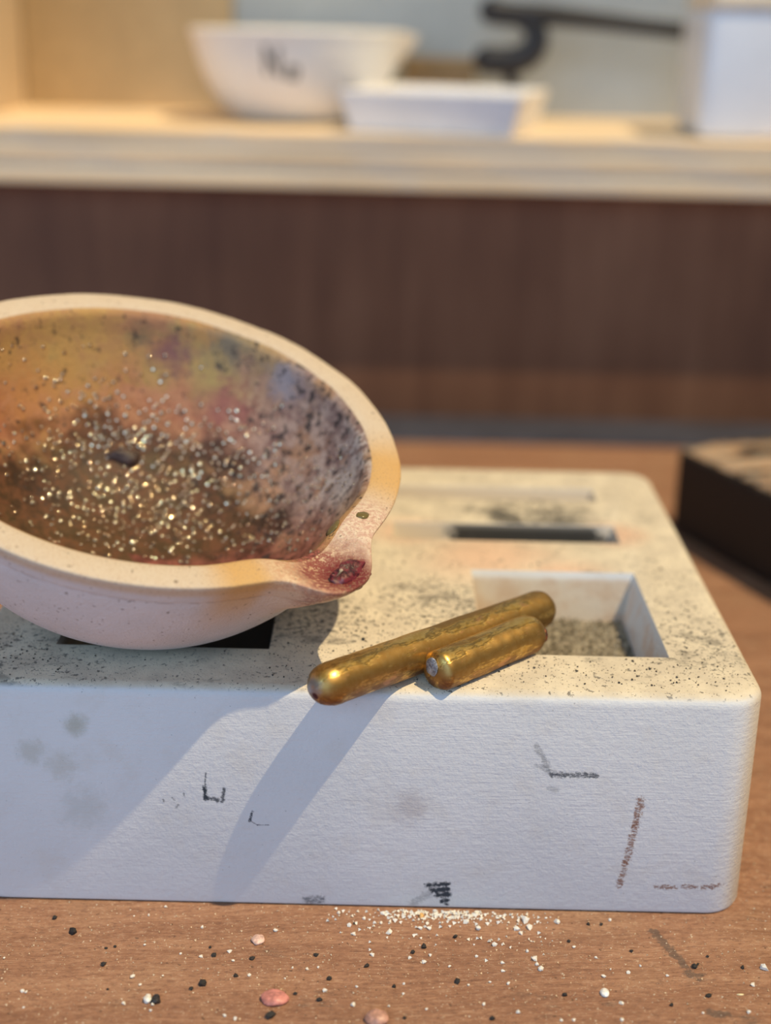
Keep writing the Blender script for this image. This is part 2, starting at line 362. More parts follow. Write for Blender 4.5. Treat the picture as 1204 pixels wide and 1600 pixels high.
def dish_mesh(name, mats, spout_deg, sc=1.0, NA=288, wob=.0, sub=4, out=None, zs=ZS):
    out = out or OUT; prof = catmull(out + INN, sub); nout = (len(out) - 1) * sub; nrim = nout + 3 * sub
    prof[:, 0] = np.maximum(prof[:, 0], 0)
    verts, faces, fm = [], [], []
    NP = len(prof)
    for j in range(NP):
        r, z = prof[j]
        inner = sstep((j - nout + 1) / (4.0 * sub))           # 0 outside .. 1 inside the lip
        tz = sstep((z - 12.0) / 15.0)
        for i in range(NA):
            a = 2 * math.pi * i / NA; da = (math.degrees(a) - spout_deg + 180) % 360 - 180
            wo = math.exp(-(abs(da) / 10.0) ** 3); wi = math.exp(-(da / 11.0) ** 2)
            push = (4.3 * wo * (1 - inner) + .7 * wi * inner) * (tz if inner > 0 else tz ** 1.6)
            mid_ = math.sin(math.pi * min(1, inner)) ; drop = (1.1 * wo + .3 * wi * inner + 1.0 * math.exp(-(da / 7) ** 2) * mid_) * tz * (1 if z > 20 else tz)
            # the lip swells a little on both shoulders of the spout
            sh = (math.exp(-((abs(da) - 17) / 7) ** 2)) * tz
            rr = r + push - .25 * sh * inner; z2 = z - drop + .1 * sh
            p = Vector((rr * math.cos(a), rr * math.sin(a), z2 * zs))
            if wob and r > .5:
                nn = mnoise.noise(p * .11) * .35 + mnoise.noise(p * .5) * .10
                p *= 1 + wob * nn / 32
            verts.append(p * sc)
    for j in range(NP - 1):
        for i in range(NA):
            k = (i + 1) % NA
            faces.append((j * NA + i, j * NA + k, (j + 1) * NA + k, (j + 1) * NA + i))
            fm.append(1 if j >= nrim else 0)
    bm_o = mesh_obj(name, verts, faces, None, None, smooth=True, mats=mats, fmat=fm)
    b = bmesh.new(); b.from_mesh(bm_o.data); bmesh.ops.remove_doubles(b, verts=b.verts, dist=1e-7)
    bmesh.ops.dissolve_degenerate(b, dist=1e-8, edges=b.edges); bmesh.ops.recalc_face_normals(b, faces=b.faces); b.to_mesh(bm_o.data); b.free()
    return bm_o

SPOUT = -38.0
def angle_mask(t, deg, wid):
    x, y, z = t.sep()
    a = t.m('ARCTAN2', y, x); d = t.m('SUBTRACT', a, math.radians(deg))
    d = t.m('ABSOLUTE', t.m('WRAP', d, math.pi, -math.pi)); return t.ss(d, math.radians(wid), math.radians(wid * .15))
def sp_pt(r, z, off=0.0):
    a = math.radians(SPOUT + off); return (r * math.cos(a), r * math.sin(a), z * ZS)
def mat_dish_out():
    t = NT('dish_ceramic'); x, y, z = t.sep()
    b = t.noise(.10, 4, .6); f = t.noise(1.8, 4, .65); s2 = t.noise(.5, 4, .7)
    col = t.mix(t.ss(b, .35, .65), (.66, .64, .65), (.72, .69, .70))
    rim = t.ss(z, 22.3, 23.6)
    col = t.mix(t.mul(rim, .8), col, t.mix(s2, (.70, .58, .42), (.62, .46, .30)))
    yl = t.mx(angle_mask(t, -58, 11), t.mul(angle_mask(t, 2, 20), 1.0), t.mul(angle_mask(t, -44, 20), .75))
    hz = t.ss(z, 12, 23); col = t.mix(t.mul(yl, hz, .8), col, t.mix(b, (.66, .34, .07), (.66, .40, .13)))
    pk = t.mx(angle_mask(t, -22, 16), angle_mask(t, -46, 10)); col = t.mix(t.mul(pk, rim, .6), col, t.mix(t.ss(f, .4, .6), (.60, .30, .24), (.84, .66, .50)))
    rd = t.blob(sp_pt(33.5, 25.5), 6.8, .55, s2, 5); rd2 = t.blob(sp_pt(34.6, 25.0, 2), 4.2, .5, f, 2)
    col = t.mix(t.mul(rd, t.ss(f, .36, .52), .9), col, (.24, .035, .035)); col = t.mix(t.mul(rd2, .8), col, (.16, .02, .025))
    # glaze creeping over the inner edge of the lip, specks and pits
    rr = t.v('LENGTH', t.v('MULTIPLY', t.obj, (1, 1, 0)))
    ed = t.mul(t.ss(t.m('ADD', rr, t.mul(s2, 1.2)), 29.5, 28.6), t.ss(z, 21.5, 22.5)); col = t.mix(t.mul(ed, .75), col, (.50, .25, .12))
    sp = t.ss(t.noise(1.7, 2, .5, off=(3, 3, 3)), .68, .73); col = t.mix(t.mul(sp, .8), col, (.16, .11, .08))
    sg = t.mul(t.ss(t.noise(4.2, 2, .6, off=(8, 3, 1)), .56, .66), rim); col = t.mix(t.mul(sg, .55), col, (.42, .27, .16))
    sm = t.mul(t.ss(t.noise(.34, 4, .7, off=(7, 1, 4)), .64, .76), .45, t.ss(z, 22, 19)); col = t.mix(sm, col, (.30, .17, .16))
    gv = t.mul(t.ss(t.m('ABSOLUTE', t.m('SUBTRACT', z, 21.1)), .22, .05), t.ss(s2, .4, .6)); col = t.mix(t.mul(gv, .5), col, (.22, .18, .17))
    rg = t.m('SUBTRACT', .78, t.mul(t.mx(rd, t.mul(pk, rim, .4)), .55))
    return t.out(col, rg, 0, t.bump(t.m('ADD', f, t.m('ADD', t.mul(s2, .6), t.mul(t.noise(4.2, 2, .6, off=(8, 3, 1)), .6))), .6, .2), .3)
def mat_dish_in():
    t = NT('dish_glaze'); x, y, z = t.sep()
    zr = t.m('DIVIDE', z, 25.0); big = t.noise(.11, 3, .5); big2 = t.noise(.16, 3, .55, off=(20, 3, 8)); s2 = t.noise(.5, 5, .7); f = t.noise(1.7, 4, .7)
    col = t.mix(t.ss(big, .38, .62), (.50, .28, .10), (.42, .21, .11))
    col = t.mix(t.mul(t.ss(big2, .48, .62), .8), col, (.42, .31, .12))
    zn = t.m('ADD', zr, t.mul(t.m('SUBTRACT', s2, .5), .35))
    mid = t.mul(t.ss(zn, .80, .62), t.ss(zn, .25, .45)); col = t.mix(t.mul(mid, .75), col, t.mix(t.ss(s2, .4, .6), (.36, .12, .07), (.50, .23, .13)))
    # mauve smoked right-hand wall
    rt = t.mul(angle_mask(t, 28, 62), t.ss(z, 3, 9)); rcol = t.mix(t.ss(s2, .38, .62), (.20, .13, .13), (.46, .34, .30))
    rcol = t.mix(t.mul(t.ss(big2, .5, .64), .7), rcol, (.50, .28, .16))
    wht = t.mul(angle_mask(t, 10, 24), t.ss(z, 11, 16)); rcol = t.mix(t.mul(wht, t.ss(s2, .45, .6), .8), rcol, (.60, .55, .52))
    col = t.mix(t.mul(rt, .9), col, rcol)
    # purple, grey and blue flashes
    for p, r, c, s in (((-16, 21, 19), 13, (.56, .34, .11), .8), ((-20, 16, 14), 8, (.54, .25, .10), .7), ((-3, 25, 17), 4.5, (.46, .34, .10), .7), ((5, 25, 17.5), 5, (.44, .33, .11), .7), ((-1.5, 26, 20), 5.0, (.22, .09, .10), .85),
                       ((-6, 26, 22), 3.0, (.17, .14, .09), .7), ((6.5, 27, 23), 5.0, (.20, .17, .13), .8), ((7.5, 24, 15.5), 5.0, (.33, .11, .10), .8), ((15.3, 22.5, 22), 4.2, (.36, .32, .35), .9), ((20, 15, 16), 5, (.50, .27, .14), .6),
                       ((26, 4, 19), 5, (.60, .55, .52), .6), ((-8, 18, 9), 6, (.40, .15, .09), .5), ((-14, 6, 6), 7, (.20, .085, .045), .9)):
        q = Vector(p); k = t.blob(tuple(q), r, .95, s2, r * 2.2); col = t.mix(t.mul(k, s), col, c)
    # dark slag in the bottom, wine red towards the spout
    lo = t.ss(t.m('ADD', z, t.mul(t.m('SUBTRACT', big2, .5), 14.0)), 12.5, 8.0); col = t.mix(t.mul(lo, .9), col, t.mix(t.ss(s2, .4, .62), (.022, .013, .008), (.095, .036, .02)))
    rdz = t.mul(angle_mask(t, SPOUT + 18, 46), t.ss(z, 20, 13)); col = t.mix(t.mul(rdz, .85), col, t.mix(t.ss(s2, .4, .62), (.10, .022, .02), (.32, .10, .085)))
    rdc = t.blob(sp_pt(31, 21.5), 7.5, .6, s2, 5); col = t.mix(t.mul(rdc, .9), col, t.mix(t.ss(f, .4, .6), (.10, .015, .02), (.36, .09, .09)))
    k = t.mul(t.ss(t.m('ADD', t.noise(.75, 4, .65, off=(5, 5, 1)), t.mul(rt, .07)), .60, .67), .85); col = t.mix(k, col, (.035, .03, .032))
    sp = t.ss(t.noise(2.2, 2, .5, off=(3, 8, 3)), .66, .72); col = t.mix(t.mul(sp, .75), col, (.06, .04, .03))
    h = t.m('ADD', t.mul(f, .7), t.mul(s2, .9))
    return t.out(col, t.m('ADD', .34, t.mul(s2, .35)), 0, t.bump(h, .55, .28), .3)

M_out, M_in = mat_dish_out(), mat_dish_in()
dish = dish_mesh('melting_dish', [M_out, M_in], SPOUT, 1.0, 288, .45)
nv = Vector((.21, -.26, .942)).normalized(); uv = Vector((0, 1, 0)).cross(nv).normalized(); vv = nv.cross(uv)
rc = Vector((-30, 170.5, 56.8)) - nv * 27.2 * ZS
DM = Matrix((uv, vv, nv)).transposed().to_4x4(); DM.translation = rc * MM
dish.matrix_world = DM
tag(dish, 'large glaze-stained ceramic melting dish tipped over the front of the white block', 'dish')

# beads of metal and slag fused onto the inside
Dinv = DM.inverted()
def dish_hit(bvh, px, py):
    o = Dinv @ (CAM * MM); d = (Dinv.to_3x3() @ ray(px, py)).normalized()
    return bvh.ray_cast(o, d)
bpy.context.view_layer.update()
bvh = BVHTree.FromPolygons([q.co for q in dish.data.vertices], [tuple(p.vertices) for p in dish.data.polygons])
ico = bmesh.new(); bmesh.ops.create_icosphere(ico, subdivisions=2, radius=1)
IV = [q.co.copy() for q in ico.verts]; IF = [tuple(q.index for q in fc.verts) for fc in ico.faces]; ico.free()
rnd = random.Random(11)
def beads(name, spots, mat, parent, sink=.35):
    vs, fs = [], []
    for p, nrm, r in spots:
        b0 = len(vs); nn = (nrm + Vector((rnd.gauss(0, .2), rnd.gauss(0, .2), rnd.gauss(0, .2)))).normalized()
        e1 = nn.orthogonal().normalized(); e2 = nn.cross(e1); sq = rnd.uniform(.75, 1.2); hz = rnd.uniform(.34, .52)
        for q in IV:
            vs.append(p * 1000 + nrm * r * .10 + (e1 * q.x + e2 * q.y * sq + nn * q.z * hz) * r)
        fs += [tuple(b0 + k for k in fc) for fc in IF]
    return mesh_obj(name, vs, fs, mat, parent, smooth=True)
def in_rim(hit): return hit[0] is not None and hit[0].z * 1000 < 24.0 and hit[1].dot(hit[0]) < .5
spots = []
clusters = [((205, 695), (70, 30), 130, .36), ((215, 775), (85, 45), 190, .38), ((330, 740), (65, 55), 120, .34), ((140, 780), (70, 50), 70, .34), ((130, 660), (80, 45), 60, .30),
            ((470, 760), (40, 20), 22, .24), ((430, 820), (55, 30), 40, .26), ((490, 740), (28, 22), 20, .22), ((260, 840), (130, 18), 70, .28), ((80, 600), (90, 50), 30, .26), ((545, 700), (14, 30), 12, .20)]
for (cx, cy), (sx, sy), nb, r in clusters:
    for _ in range(int(nb * 1.6)):
        h = dish_hit(bvh, rnd.gauss(cx, sx), rnd.gauss(cy, sy))
        if h[0] is None or h[0].z * 1000 > 21.5: continue
        nr = h[1]
        if nr.dot(Vector((-h[0].x, -h[0].y, .02))) < 0: nr = -nr
        rb_ = r * rnd.uniform(.7, 1.25)
        if any((h[0] - o_[0]).length_squared < (.0009 * (rb_ + o_[2])) ** 2 for o_ in spots): continue
        spots.append((h[0], nr, rb_))
tb = NT('bead_metal'); nb_ = tb.noise(.35, 3, .6)
M_bead = tb.out(tb.mix(tb.ss(nb_, .4, .6), (.90, .82, .62), (.70, .50, .32)), .09, .97, None, .5)
tag(beads('fused_beads', spots, M_bead, dish), 'tiny glittering metal beads fused to the dish floor', kind='stuff')

def lump(name, mat, rx, ry, rz, seed, sub=3, rough=.25, parent=None, loc=(0, 0, 0), flat=True):
    bm = bmesh.new(); bmesh.ops.create_icosphere(bm, subdivisions=sub, radius=1)
    for q in bm.verts:
        d = q.co.normalized(); s = 1 + rough * mnoise.noise(d * 1.3 + Vector((seed, seed * 1.7, 0))) * 1.6 + rough * .5 * mnoise.noise(d * 3.1 + Vector((0, seed, 3)))
        q.co = Vector((d.x * rx, d.y * ry, d.z * rz)) * s
        if flat and q.co.z < -rz * .55: q.co.z = -rz * .55
    return bm_obj(name, bm, mat, parent, loc, smooth=sub > 1)
M_slag = mat_plain('dark_slag', (.05, .028, .026), .35, .4, .5, 0, .5, .3)
h = dish_hit(bvh, 192, 716)
if h[0] is not None:
    sl = lump('slag_lump', M_slag, 2.7, 1.1, .8, 5, 3, .3, dish); sl.location = h[0]; sl.rotation_euler = (0.9, 0, 0.2)
tw = NT('wine_glaze'); nw = tw.noise(1.4, 4, .7)
M_wine = tw.out(tw.mix(tw.ss(nw, .42, .62), (.05, .006, .010), (.20, .03, .04)), .1, 0, tw.bump(nw, .6, .3), .6)
gd = lump('glaze_drip', M_wine, 1.6, 2.9, .6, 3, 4, .30, dish, flat=False)
gd.location = Vector(sp_pt(34.7, 25.85, 3)) * MM; gd.rotation_euler = (0, .35, math.radians(SPOUT))
tg = NT('olive_glaze'); M_olive = tg.out(tg.mix(tg.noise(1.2, 3), (.13, .09, .03), (.22, .17, .06)), .2, 0, None, .5)
for (px, py, rx, ry) in ((566, 805, .95, .75), (520, 825, 1.6, 1.0)):
    h = dish_hit(bvh, px, py)
    if h[0] is not None:
        o = lump('glaze_spot', M_olive, rx, ry, .25, px, 2, .2, dish, flat=False); o.location = h[0]
        o.rotation_mode = 'QUATERNION'; o.rotation_quaternion = h[1].to_track_quat('Z', 'Y')

# the clean dish on the shelf
OUT2 = [(0, .4), (11, .3), (15.5, 0), (17.2, .3), (19.6, 1.5), (22.2, 3.5), (24.4, 6.1), (26.4, 9.2), (28.2, 12.8), (29.8, 17), (31.0, 21.0), (31.4, 22.9), (31.5, 23.3), (31.6, 23.6), (32.0, 24.9), (32.4, 26.2), (32.55, 26.95), (32.3, 27.3)]
def mat_clean():
    t = NT('clean_ceramic'); f = t.noise(.6, 4, .6); b = t.noise(.08, 3, .5)
    col = t.mix(t.ss(b, .35, .65), (.86, .81, .75), (.88, .85, .80))
    a0 = -92; R = 31.0
    def pt(dx, z):
        a = math.radians(a0) + dx / R; rr = np.interp(z / .93, [q[1] for q in OUT2[2:]], [q[0] for q in OUT2[2:]]) * .93
        return (math.cos(a) * rr, math.sin(a) * rr, z)
    nz = t.noise(.8, 3, .6)
    for a, b_ in (((-6.4, 13.4), (-6.2, 20.0)), ((-6.2, 20.0), (-2.6, 13.2)), ((-2.6, 13.2), (-2.4, 19.6)), ((.2, 12.8), (2.4, 12.5)), ((2.4, 12.5), (2.8, 14.9)), ((2.8, 14.9), (.6, 15.1)), ((.6, 15.1), (.2, 12.8))):
        k = t.stroke(pt(*a), pt(*b_), .85, nz, .5, .3); col = t.mix(t.mul(k, .85), col, (.10, .10, .10))
    return t.out(col, .6, 0, t.bump(f, .3, .1), .35)
M_clean = mat_clean()
d2 = dish_mesh('shelf_dish', [M_clean, M_clean], 10.0, .93, 160, .4, 3, OUT2, .96)
d2.location = (-27.6 * MM, 417 * MM, ST * MM)
tag(d2, 'clean white pouring dish with a dark printed mark, on the plywood shelf', 'dish')

# ================================================================== other things on the shelf
M_white = mat_plain('white_ceramic', (.88, .86, .85), .6, .04, .1, 0, .35)
M_cream = mat_plain('cream_ceramic', (.84, .74, .58), .6, .05, .1, 0, .35)
def tray():
    root = empty('square_tray', (14, 393, ST)); root.rotation_euler.z = math.radians(-15)
    W, Dp, Hh, fl = 21.5, 19.0, 10.4, 2.4
    def ring(w_, d_, z): return [(-w_, -d_, z), (w_, -d_, z), (w_, d_, z), (-w_, d_, z)]
    vs = ring(W, Dp, 0) + ring(W + fl, Dp + fl, Hh) + ring(W + fl - 3, Dp + fl - 3, Hh) + ring(W - 3.2, Dp - 3.2, 3.5)
    fs = [(3, 2, 1, 0), (12, 13, 14, 15)]
    for k in range(3):
        for i in range(4):
            j = (i + 1) % 4; fs.append((k * 4 + i, k * 4 + j, k * 4 + 4 + j, k * 4 + 4 + i))
    bm = bmesh.new(); vv_ = [bm.verts.new(p) for p in vs]
    for f_ in fs: bm.faces.new([vv_[i] for i in f_])
    bmesh.ops.bevel(bm, geom=bm.edges[:], offset=.6, segments=2, profile=.5, affect='EDGES')
    bm_obj('tray_body', bm, M_white, root)
    return root
tr = tag(tray(), 'shallow white square tray with flared sides at the front of the shelf', 'tray')
bxr = empty('white_canister', (100, 396, ST))
bm = box_bm(-21, 24, -17, 17, 0, 32.5, 3.0, 4)
bm_obj('canister_body', bm, mat_plain('pale_plastic', (.84, .87, .92), .35, .03, .1, 0, .5), bxr, smooth=True)
bm = box_bm(-20, 24.5, -17.6, 17.6, 32.0, 36, 1.0, 2); bm_obj('canister_lid', bm, M_cream, bxr, smooth=False)
tag(bxr, 'tall white canister with rounded corners and cream lid at the right of the shelf', 'canister')

def tube(name, pts, radii, mat, parent=None, loc=(0, 0, 0), ns=16, flat=1.0):
    pts = [Vector(p) for p in pts]; vs, fs = [], []
    # rounded end caps
    P, Rr = [], []
    def cap(p, d, r, rev):
        k = [(math.sin(a) * r, math.cos(a) * r) for a in (1.45, 1.1, .7, .3)]
        return [(p + d * o_, q_) for o_, q_ in (k if not rev else k[::-1])]
    d0 = (pts[0] - pts[1]).normalized(); d1 = (pts[-1] - pts[-2]).normalized()
    seq = cap(pts[0], d0, radii[0], False) + list(zip(pts, radii)) + cap(pts[-1], d1, radii[-1], True)
    n_ = len(seq); ref = Vector((0, 1, 0))
    for i, (p, r) in enumerate(seq):
        a = seq[max(0, i - 1)][0]; b = seq[min(n_ - 1, i + 1)][0]; tg_ = (b - a).normalized()
        s1 = tg_.cross(ref).normalized(); s2v = s1.cross(tg_)
        for k in range(ns):
            an = 2 * math.pi * k / ns; vs.append(p + s1 * math.cos(an) * r + s2v * math.sin(an) * r * flat)
    for i in range(n_ - 1):
        for k in range(ns):
            q = (k + 1) % ns; fs.append((i * ns + k, i * ns + q, (i + 1) * ns + q, (i + 1) * ns + k))
    fs.append(tuple(range(ns))[::-1]); fs.append(tuple((n_ - 1) * ns + k for k in range(ns)))
    return mesh_obj(name, vs, fs, mat, parent, loc, smooth=True)
HY = 428.0
M_iron = mat_plain('black_iron', (.022, .022, .026), .5, .3, .3, 0, .4)
hk = empty('iron_hook', (40, HY, ST)); off = Vector((40, HY, ST))
def hp(lst): return [ony(x, y, HY) - off for x, y in lst]
def smooth_path(pts, n=6):
    c = catmull([tuple(p) for p in pts], n); return [Vector(p) for p in c]
p1 = smooth_path(hp([(768, 17), (800, 22), (860, 24), (940, 33), (1055, 47), (1180, 62)]), 4)
tube('hook_shank', p1, [3.7 - 1.3 * min(1, i / 14) for i in range(len(p1))], M_iron, hk, flat=.85)
p2 = hp([(806, 24), (828, 36), (838, 56), (832, 78), (812, 92), (786, 96), (760, 94)])
p2 = smooth_path(p2, 5)
tube('hook_curl', p2, [2.8 + 1.2 * min(1, i / (len(p2) * .6)) for i in range(len(p2))], M_iron, hk, flat=.85)
p3 = hp([(790, 98), (800, 130)]); q = p3[-1]; p3.append(Vector((q.x, q.y, 1.5)))
tube('hook_foot', p3, [2.2, 2.0, 2.0], M_iron, hk, flat=.85)
tag(hk, 'black iron hooked bar behind the white tray, reaching to the canister', 'hook')
q0, q1 = ony(630, 130, 438), ony(742, 92, 438)  # plain brown box assumed behind the tray
tag(bm_obj('low_brown_block', box_bm(-(q1.x - q0.x) / 2, (q1.x - q0.x) / 2, -6, 6, 0, q1.z - ST, .6), mat_plain('olive_brown', (.24, .17, .09), .7, .15, .1), None, ((q0.x + q1.x) / 2, 442, ST)),
    'low brown block on the shelf between the clean dish and the iron hook', 'block')

# ================================================================== black box on the bench
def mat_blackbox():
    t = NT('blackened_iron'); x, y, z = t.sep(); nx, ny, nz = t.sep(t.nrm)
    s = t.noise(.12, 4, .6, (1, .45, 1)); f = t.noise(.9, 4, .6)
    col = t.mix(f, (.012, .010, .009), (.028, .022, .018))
    up = t.ss(nz, .5, .9); k = t.mul(up, t.ss(s, .42, .50)); col = t.mix(t.mul(k, .9), col, t.mix(t.ss(f, .4, .6), (.50, .42, .32), (.56, .32, .17)))  # tan and orange patches mixed in on upward faces only
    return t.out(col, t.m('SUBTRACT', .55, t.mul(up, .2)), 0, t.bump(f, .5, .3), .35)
bd = Vector((9.9, -22.5, 0)).normalized(); bn = Vector((-bd.y, bd.x, 0))   # along the near side, and away from it (to the right)
cl = Vector((62.2, 291.0, 0)); LB, WB, HB = 70, 55, 19.5
bm = box_bm(0, LB, 0, WB, 0, HB, 2.2, 4)
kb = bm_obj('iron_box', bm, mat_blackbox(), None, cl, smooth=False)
kb.rotation_euler.z = math.atan2(bd.y, bd.x)
tag(kb, 'black cast box with tan-patched top on the bench behind the white block', 'box')

# ================================================================== the two bronze rods
def mat_bronze(name, tip, tipr):
    t = NT(name); x, y, z = t.sep()
    b = t.noise(.28, 5, .62, (.28, 1, 1)); f = t.noise(1.5, 5, .65); m_ = t.noise(.7, 4, .65, (.4, 1, 1), off=(4, 2, 9))
    col = t.mix(t.ss(f, .35, .65), (.78, .48, .12), (.88, .60, .20))
    dk = t.ss(b, .50, .56); col = t.mix(t.mul(dk, .7), col, (.22, .12, .045))
    rim_ = t.mul(t.ss(b, .47, .50), t.ss(b, .53, .50)); col = t.mix(t.mul(rim_, .55), col, (.10, .05, .025))
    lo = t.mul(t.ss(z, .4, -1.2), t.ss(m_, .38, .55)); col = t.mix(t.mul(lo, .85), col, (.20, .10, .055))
    cp = t.ss(m_, .60, .68); col = t.mix(t.mul(cp, .55), col, (.70, .36, .18))
    tp = t.blob(tip, tipr, .7, f, tipr * .8); col = t.mix(t.mul(tp, .8), col, (.42, .44, .50))
    dt = t.blob((tip[0] - .2, tip[1] - .5, tip[2] - .9), .55, .4); col = t.mix(dt, col, (.10, .04, .05))
    return t.out(col, t.m('ADD', .36, t.mul(t.mx(dk, lo), .15)), .95, t.bump(t.m('ADD', t.mul(b, .5), t.m('ADD', t.mul(f, .25), t.mul(dk, .35))), .4, .12), .5)
def rod(name, A, B, r, mat, capa, capb, seed, ridge=.0):
    A, B = Vector(A), Vector(B); L = (B - A).length; ns, nl = 40, 70; vs, fs = [], []
    for i in range(nl + 1):
        u = i / nl
        # denser rings near the ends
        s = .5 - .5 * math.cos(math.pi * u); xx = s * L
        ra = 1.0
        if xx < capa: ra = min(ra, (1 - (1 - xx / capa) ** 2.4) ** .5)
        if L - xx < capb: ra = min(ra, (1 - (1 - (L - xx) / capb) ** 2.2) ** .5)
        for k in range(ns):
            an = 2 * math.pi * k / ns; cy, cz = math.cos(an), math.sin(an)
            rr = r * max(ra, .02) * (1 + .035 * mnoise.noise(Vector((xx * .22, cy * 1.2 + seed, cz * 1.2))) + .02 * mnoise.noise(Vector((xx * .9, cy * 3 + seed, cz * 3))))
            yy, z2 = cy * rr, cz * rr
            if z2 < -r * .80: z2 = -r * .80 + (z2 + r * .80) * .25      # cast flat underneath
            if ridge: yy *= 1 + ridge * max(0, -cz) ; z2 += .0
            vs.append((xx, yy, z2))
    for i in range(nl):
        for k in range(ns):
            q = (k + 1) % ns; fs.append((i * ns + k, (i + 1) * ns + k, (i + 1) * ns + q, i * ns + q))
    fs.append(tuple(range(ns))); fs.append(tuple(nl * ns + k for k in range(ns))[::-1])
    o = mesh_obj(name, vs, fs, mat, None, A, smooth=True)
    o.rotation_euler = (0, -math.asin((B.z - A.z) / L), math.atan2(B.y - A.y, B.x - A.x)); return o
RR = 2.55; RZ = BZ + RR * .85
a1, b1 = onz(488, 1078, RZ + 1.3), onz(856, 947, RZ - .5)
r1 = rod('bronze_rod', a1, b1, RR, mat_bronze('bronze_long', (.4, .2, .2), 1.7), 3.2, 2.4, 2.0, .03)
tag(r1, 'longer golden bronze rod with rounded tip overhanging the front of the white block', 'rod')
a2, b2 = onz(676, 1052, RZ), onz(842, 984, RZ)
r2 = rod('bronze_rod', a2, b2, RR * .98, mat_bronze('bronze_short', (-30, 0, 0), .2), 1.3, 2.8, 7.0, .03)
tag(r2, 'shorter golden bronze rod with a grey cut end beside the longer rod', 'rod')
tgf = NT('grey_solder'); gn_ = tgf.noise(1.6, 4, .7)
M_grey = tgf.out(tgf.mix(tgf.ss(gn_, .4, .6), (.22, .22, .24), (.46, .46, .48)), .4, .6, tgf.bump(gn_, .8, .4), .5)
gf = lump('cut_end', M_grey, .30, 1.0, 1.15, 4, 3, .15, r2, flat=False); gf.location = (.02 * MM, .2 * MM, .75 * MM)
gf['label'] = 'rough grey cut end'
tcu = NT('dark_copper'); M_dcu = tcu.out(tcu.mix(tcu.noise(.8, 3), (.18, .06, .04), (.34, .15, .09)), .3, .9)
rb = lump('end_crust', M_dcu, .55, 1.5, 1.3, 6, 3, .12, r2, flat=False); rb.location = ((Vector(b2) - Vector(a2)).length * MM - .0006, -.5 * MM, -.2 * MM)

# ================================================================== sand and crumbs
def crumb_mesh(name, seed, sub=1, rough=.4):
    bm = bmesh.new(); bmesh.ops.create_icosphere(bm, subdivisions=sub, radius=1)
    for q in bm.verts:
        d = q.co.normalized(); q.co = d * (1 + rough * 1.8 * mnoise.noise(d * 1.4 + Vector((seed * 3.1, seed, 0))))
        if q.co.z < -.6: q.co.z = -.6
    me_ = bpy.data.meshes.new(name); bm.to_mesh(me_); bm.free(); return me_
M_cw = mat_plain('white_crumb_plaster', (.84, .80, .72), .8, .06, .5)
M_cd = mat_plain('black_crumb_charcoal', (.03, .026, .024), .7, .4, .5)
cw = [crumb_mesh('white_crumb', k) for k in range(6)]; cdk = [crumb_mesh('black_crumb', k + 20) for k in range(6)]
for q in cw: q.materials.append(M_cw)
for q in cdk: q.materials.append(M_cd)
W = [(0, 776, 82, 9), (0, 697, 122, 7), (0, 628, 125, 5), (0, 947, 178, 9), (0, 20, 322, 6), (0, 943, 316, 9), (0, 1076, 293, 9), (0, 1093, 335, 7), (0, 848, 302, 5), (0, 1168, 404, 8), (0, 622, 411, 12), (0, 657, 448, 8), (0, 108, 478, 9), (0, 121, 484, 7), (0, 111, 554, 6), (0, 715, 540, 8), (0, 580, 535, 9), (0, 1053, 592, 8), (0, 1102, 608, 9), (0, 678, 260, 6), (0, 763, 405, 5), (0, 705, 570, 7),
     (400, 386, 112, 10), (400, 90, 195, 11), (400, 459, 212, 10), (400, 437, 170, 12), (400, 505, 137, 10), (400, 555, 158, 9), (400, 585, 158, 9), (400, 622, 205, 13), (400, 692, 130, 10), (400, 635, 132, 8), (400, 360, 130, 6), (400, 595, 114, 11), (400, 1040, 187, 14), (400, 985, 155, 14), (400, 1000, 132, 10), (400, 1115, 262, 11), (400, 1032, 315, 8), (400, 1130, 136, 8), (400, 1097, 150, 7), (400, 720, 322, 10), (400, 787, 343, 11), (400, 815, 310, 9), (400, 545, 310, 9), (400, 240, 374, 8), (400, 170, 367, 6), (400, 290, 367, 6), (400, 322, 476, 10), (400, 453, 543, 13), (400, 622, 548, 8), (400, 689, 491, 8), (400, 693, 443, 8), (400, 472, 457, 7), (400, 797, 562, 6), (400, 905, 362, 7), (400, 1065, 540, 8), (400, 1157, 383, 9), (400, 1180, 443, 9), (400, 812, 185, 12), (400, 800, 160, 10), (400, 770, 185, 10), (400, 1155, 345, 8), (400, 1095, 435, 6), (400, 995, 450, 7), (400, 135, 418, 6),
     (800, 60, 152, 19), (800, 80, 180, 14), (800, 22, 187, 14), (800, 40, 207, 10), (800, 210, 155, 14), (800, 157, 136, 7), (800, 458, 146, 9), (800, 288, 272, 7), (800, 70, 292, 10), (800, 107, 330, 13), (800, 115, 354, 9), (800, 132, 378, 14), (800, 428, 408, 9), (800, 543, 390, 10), (800, 512, 535, 10), (800, 725, 405, 7), (800, 600, 360, 6), (800, 515, 614, 9), (800, 28, 577, 10), (800, 288, 612, 8), (800, 230, 615, 8), (800, 1180, 372, 18), (800, 1128, 450, 10), (800, 1108, 577, 10), (800, 460, 375, 5), (800, 895, 580, 5), (800, 393, 320, 7)]
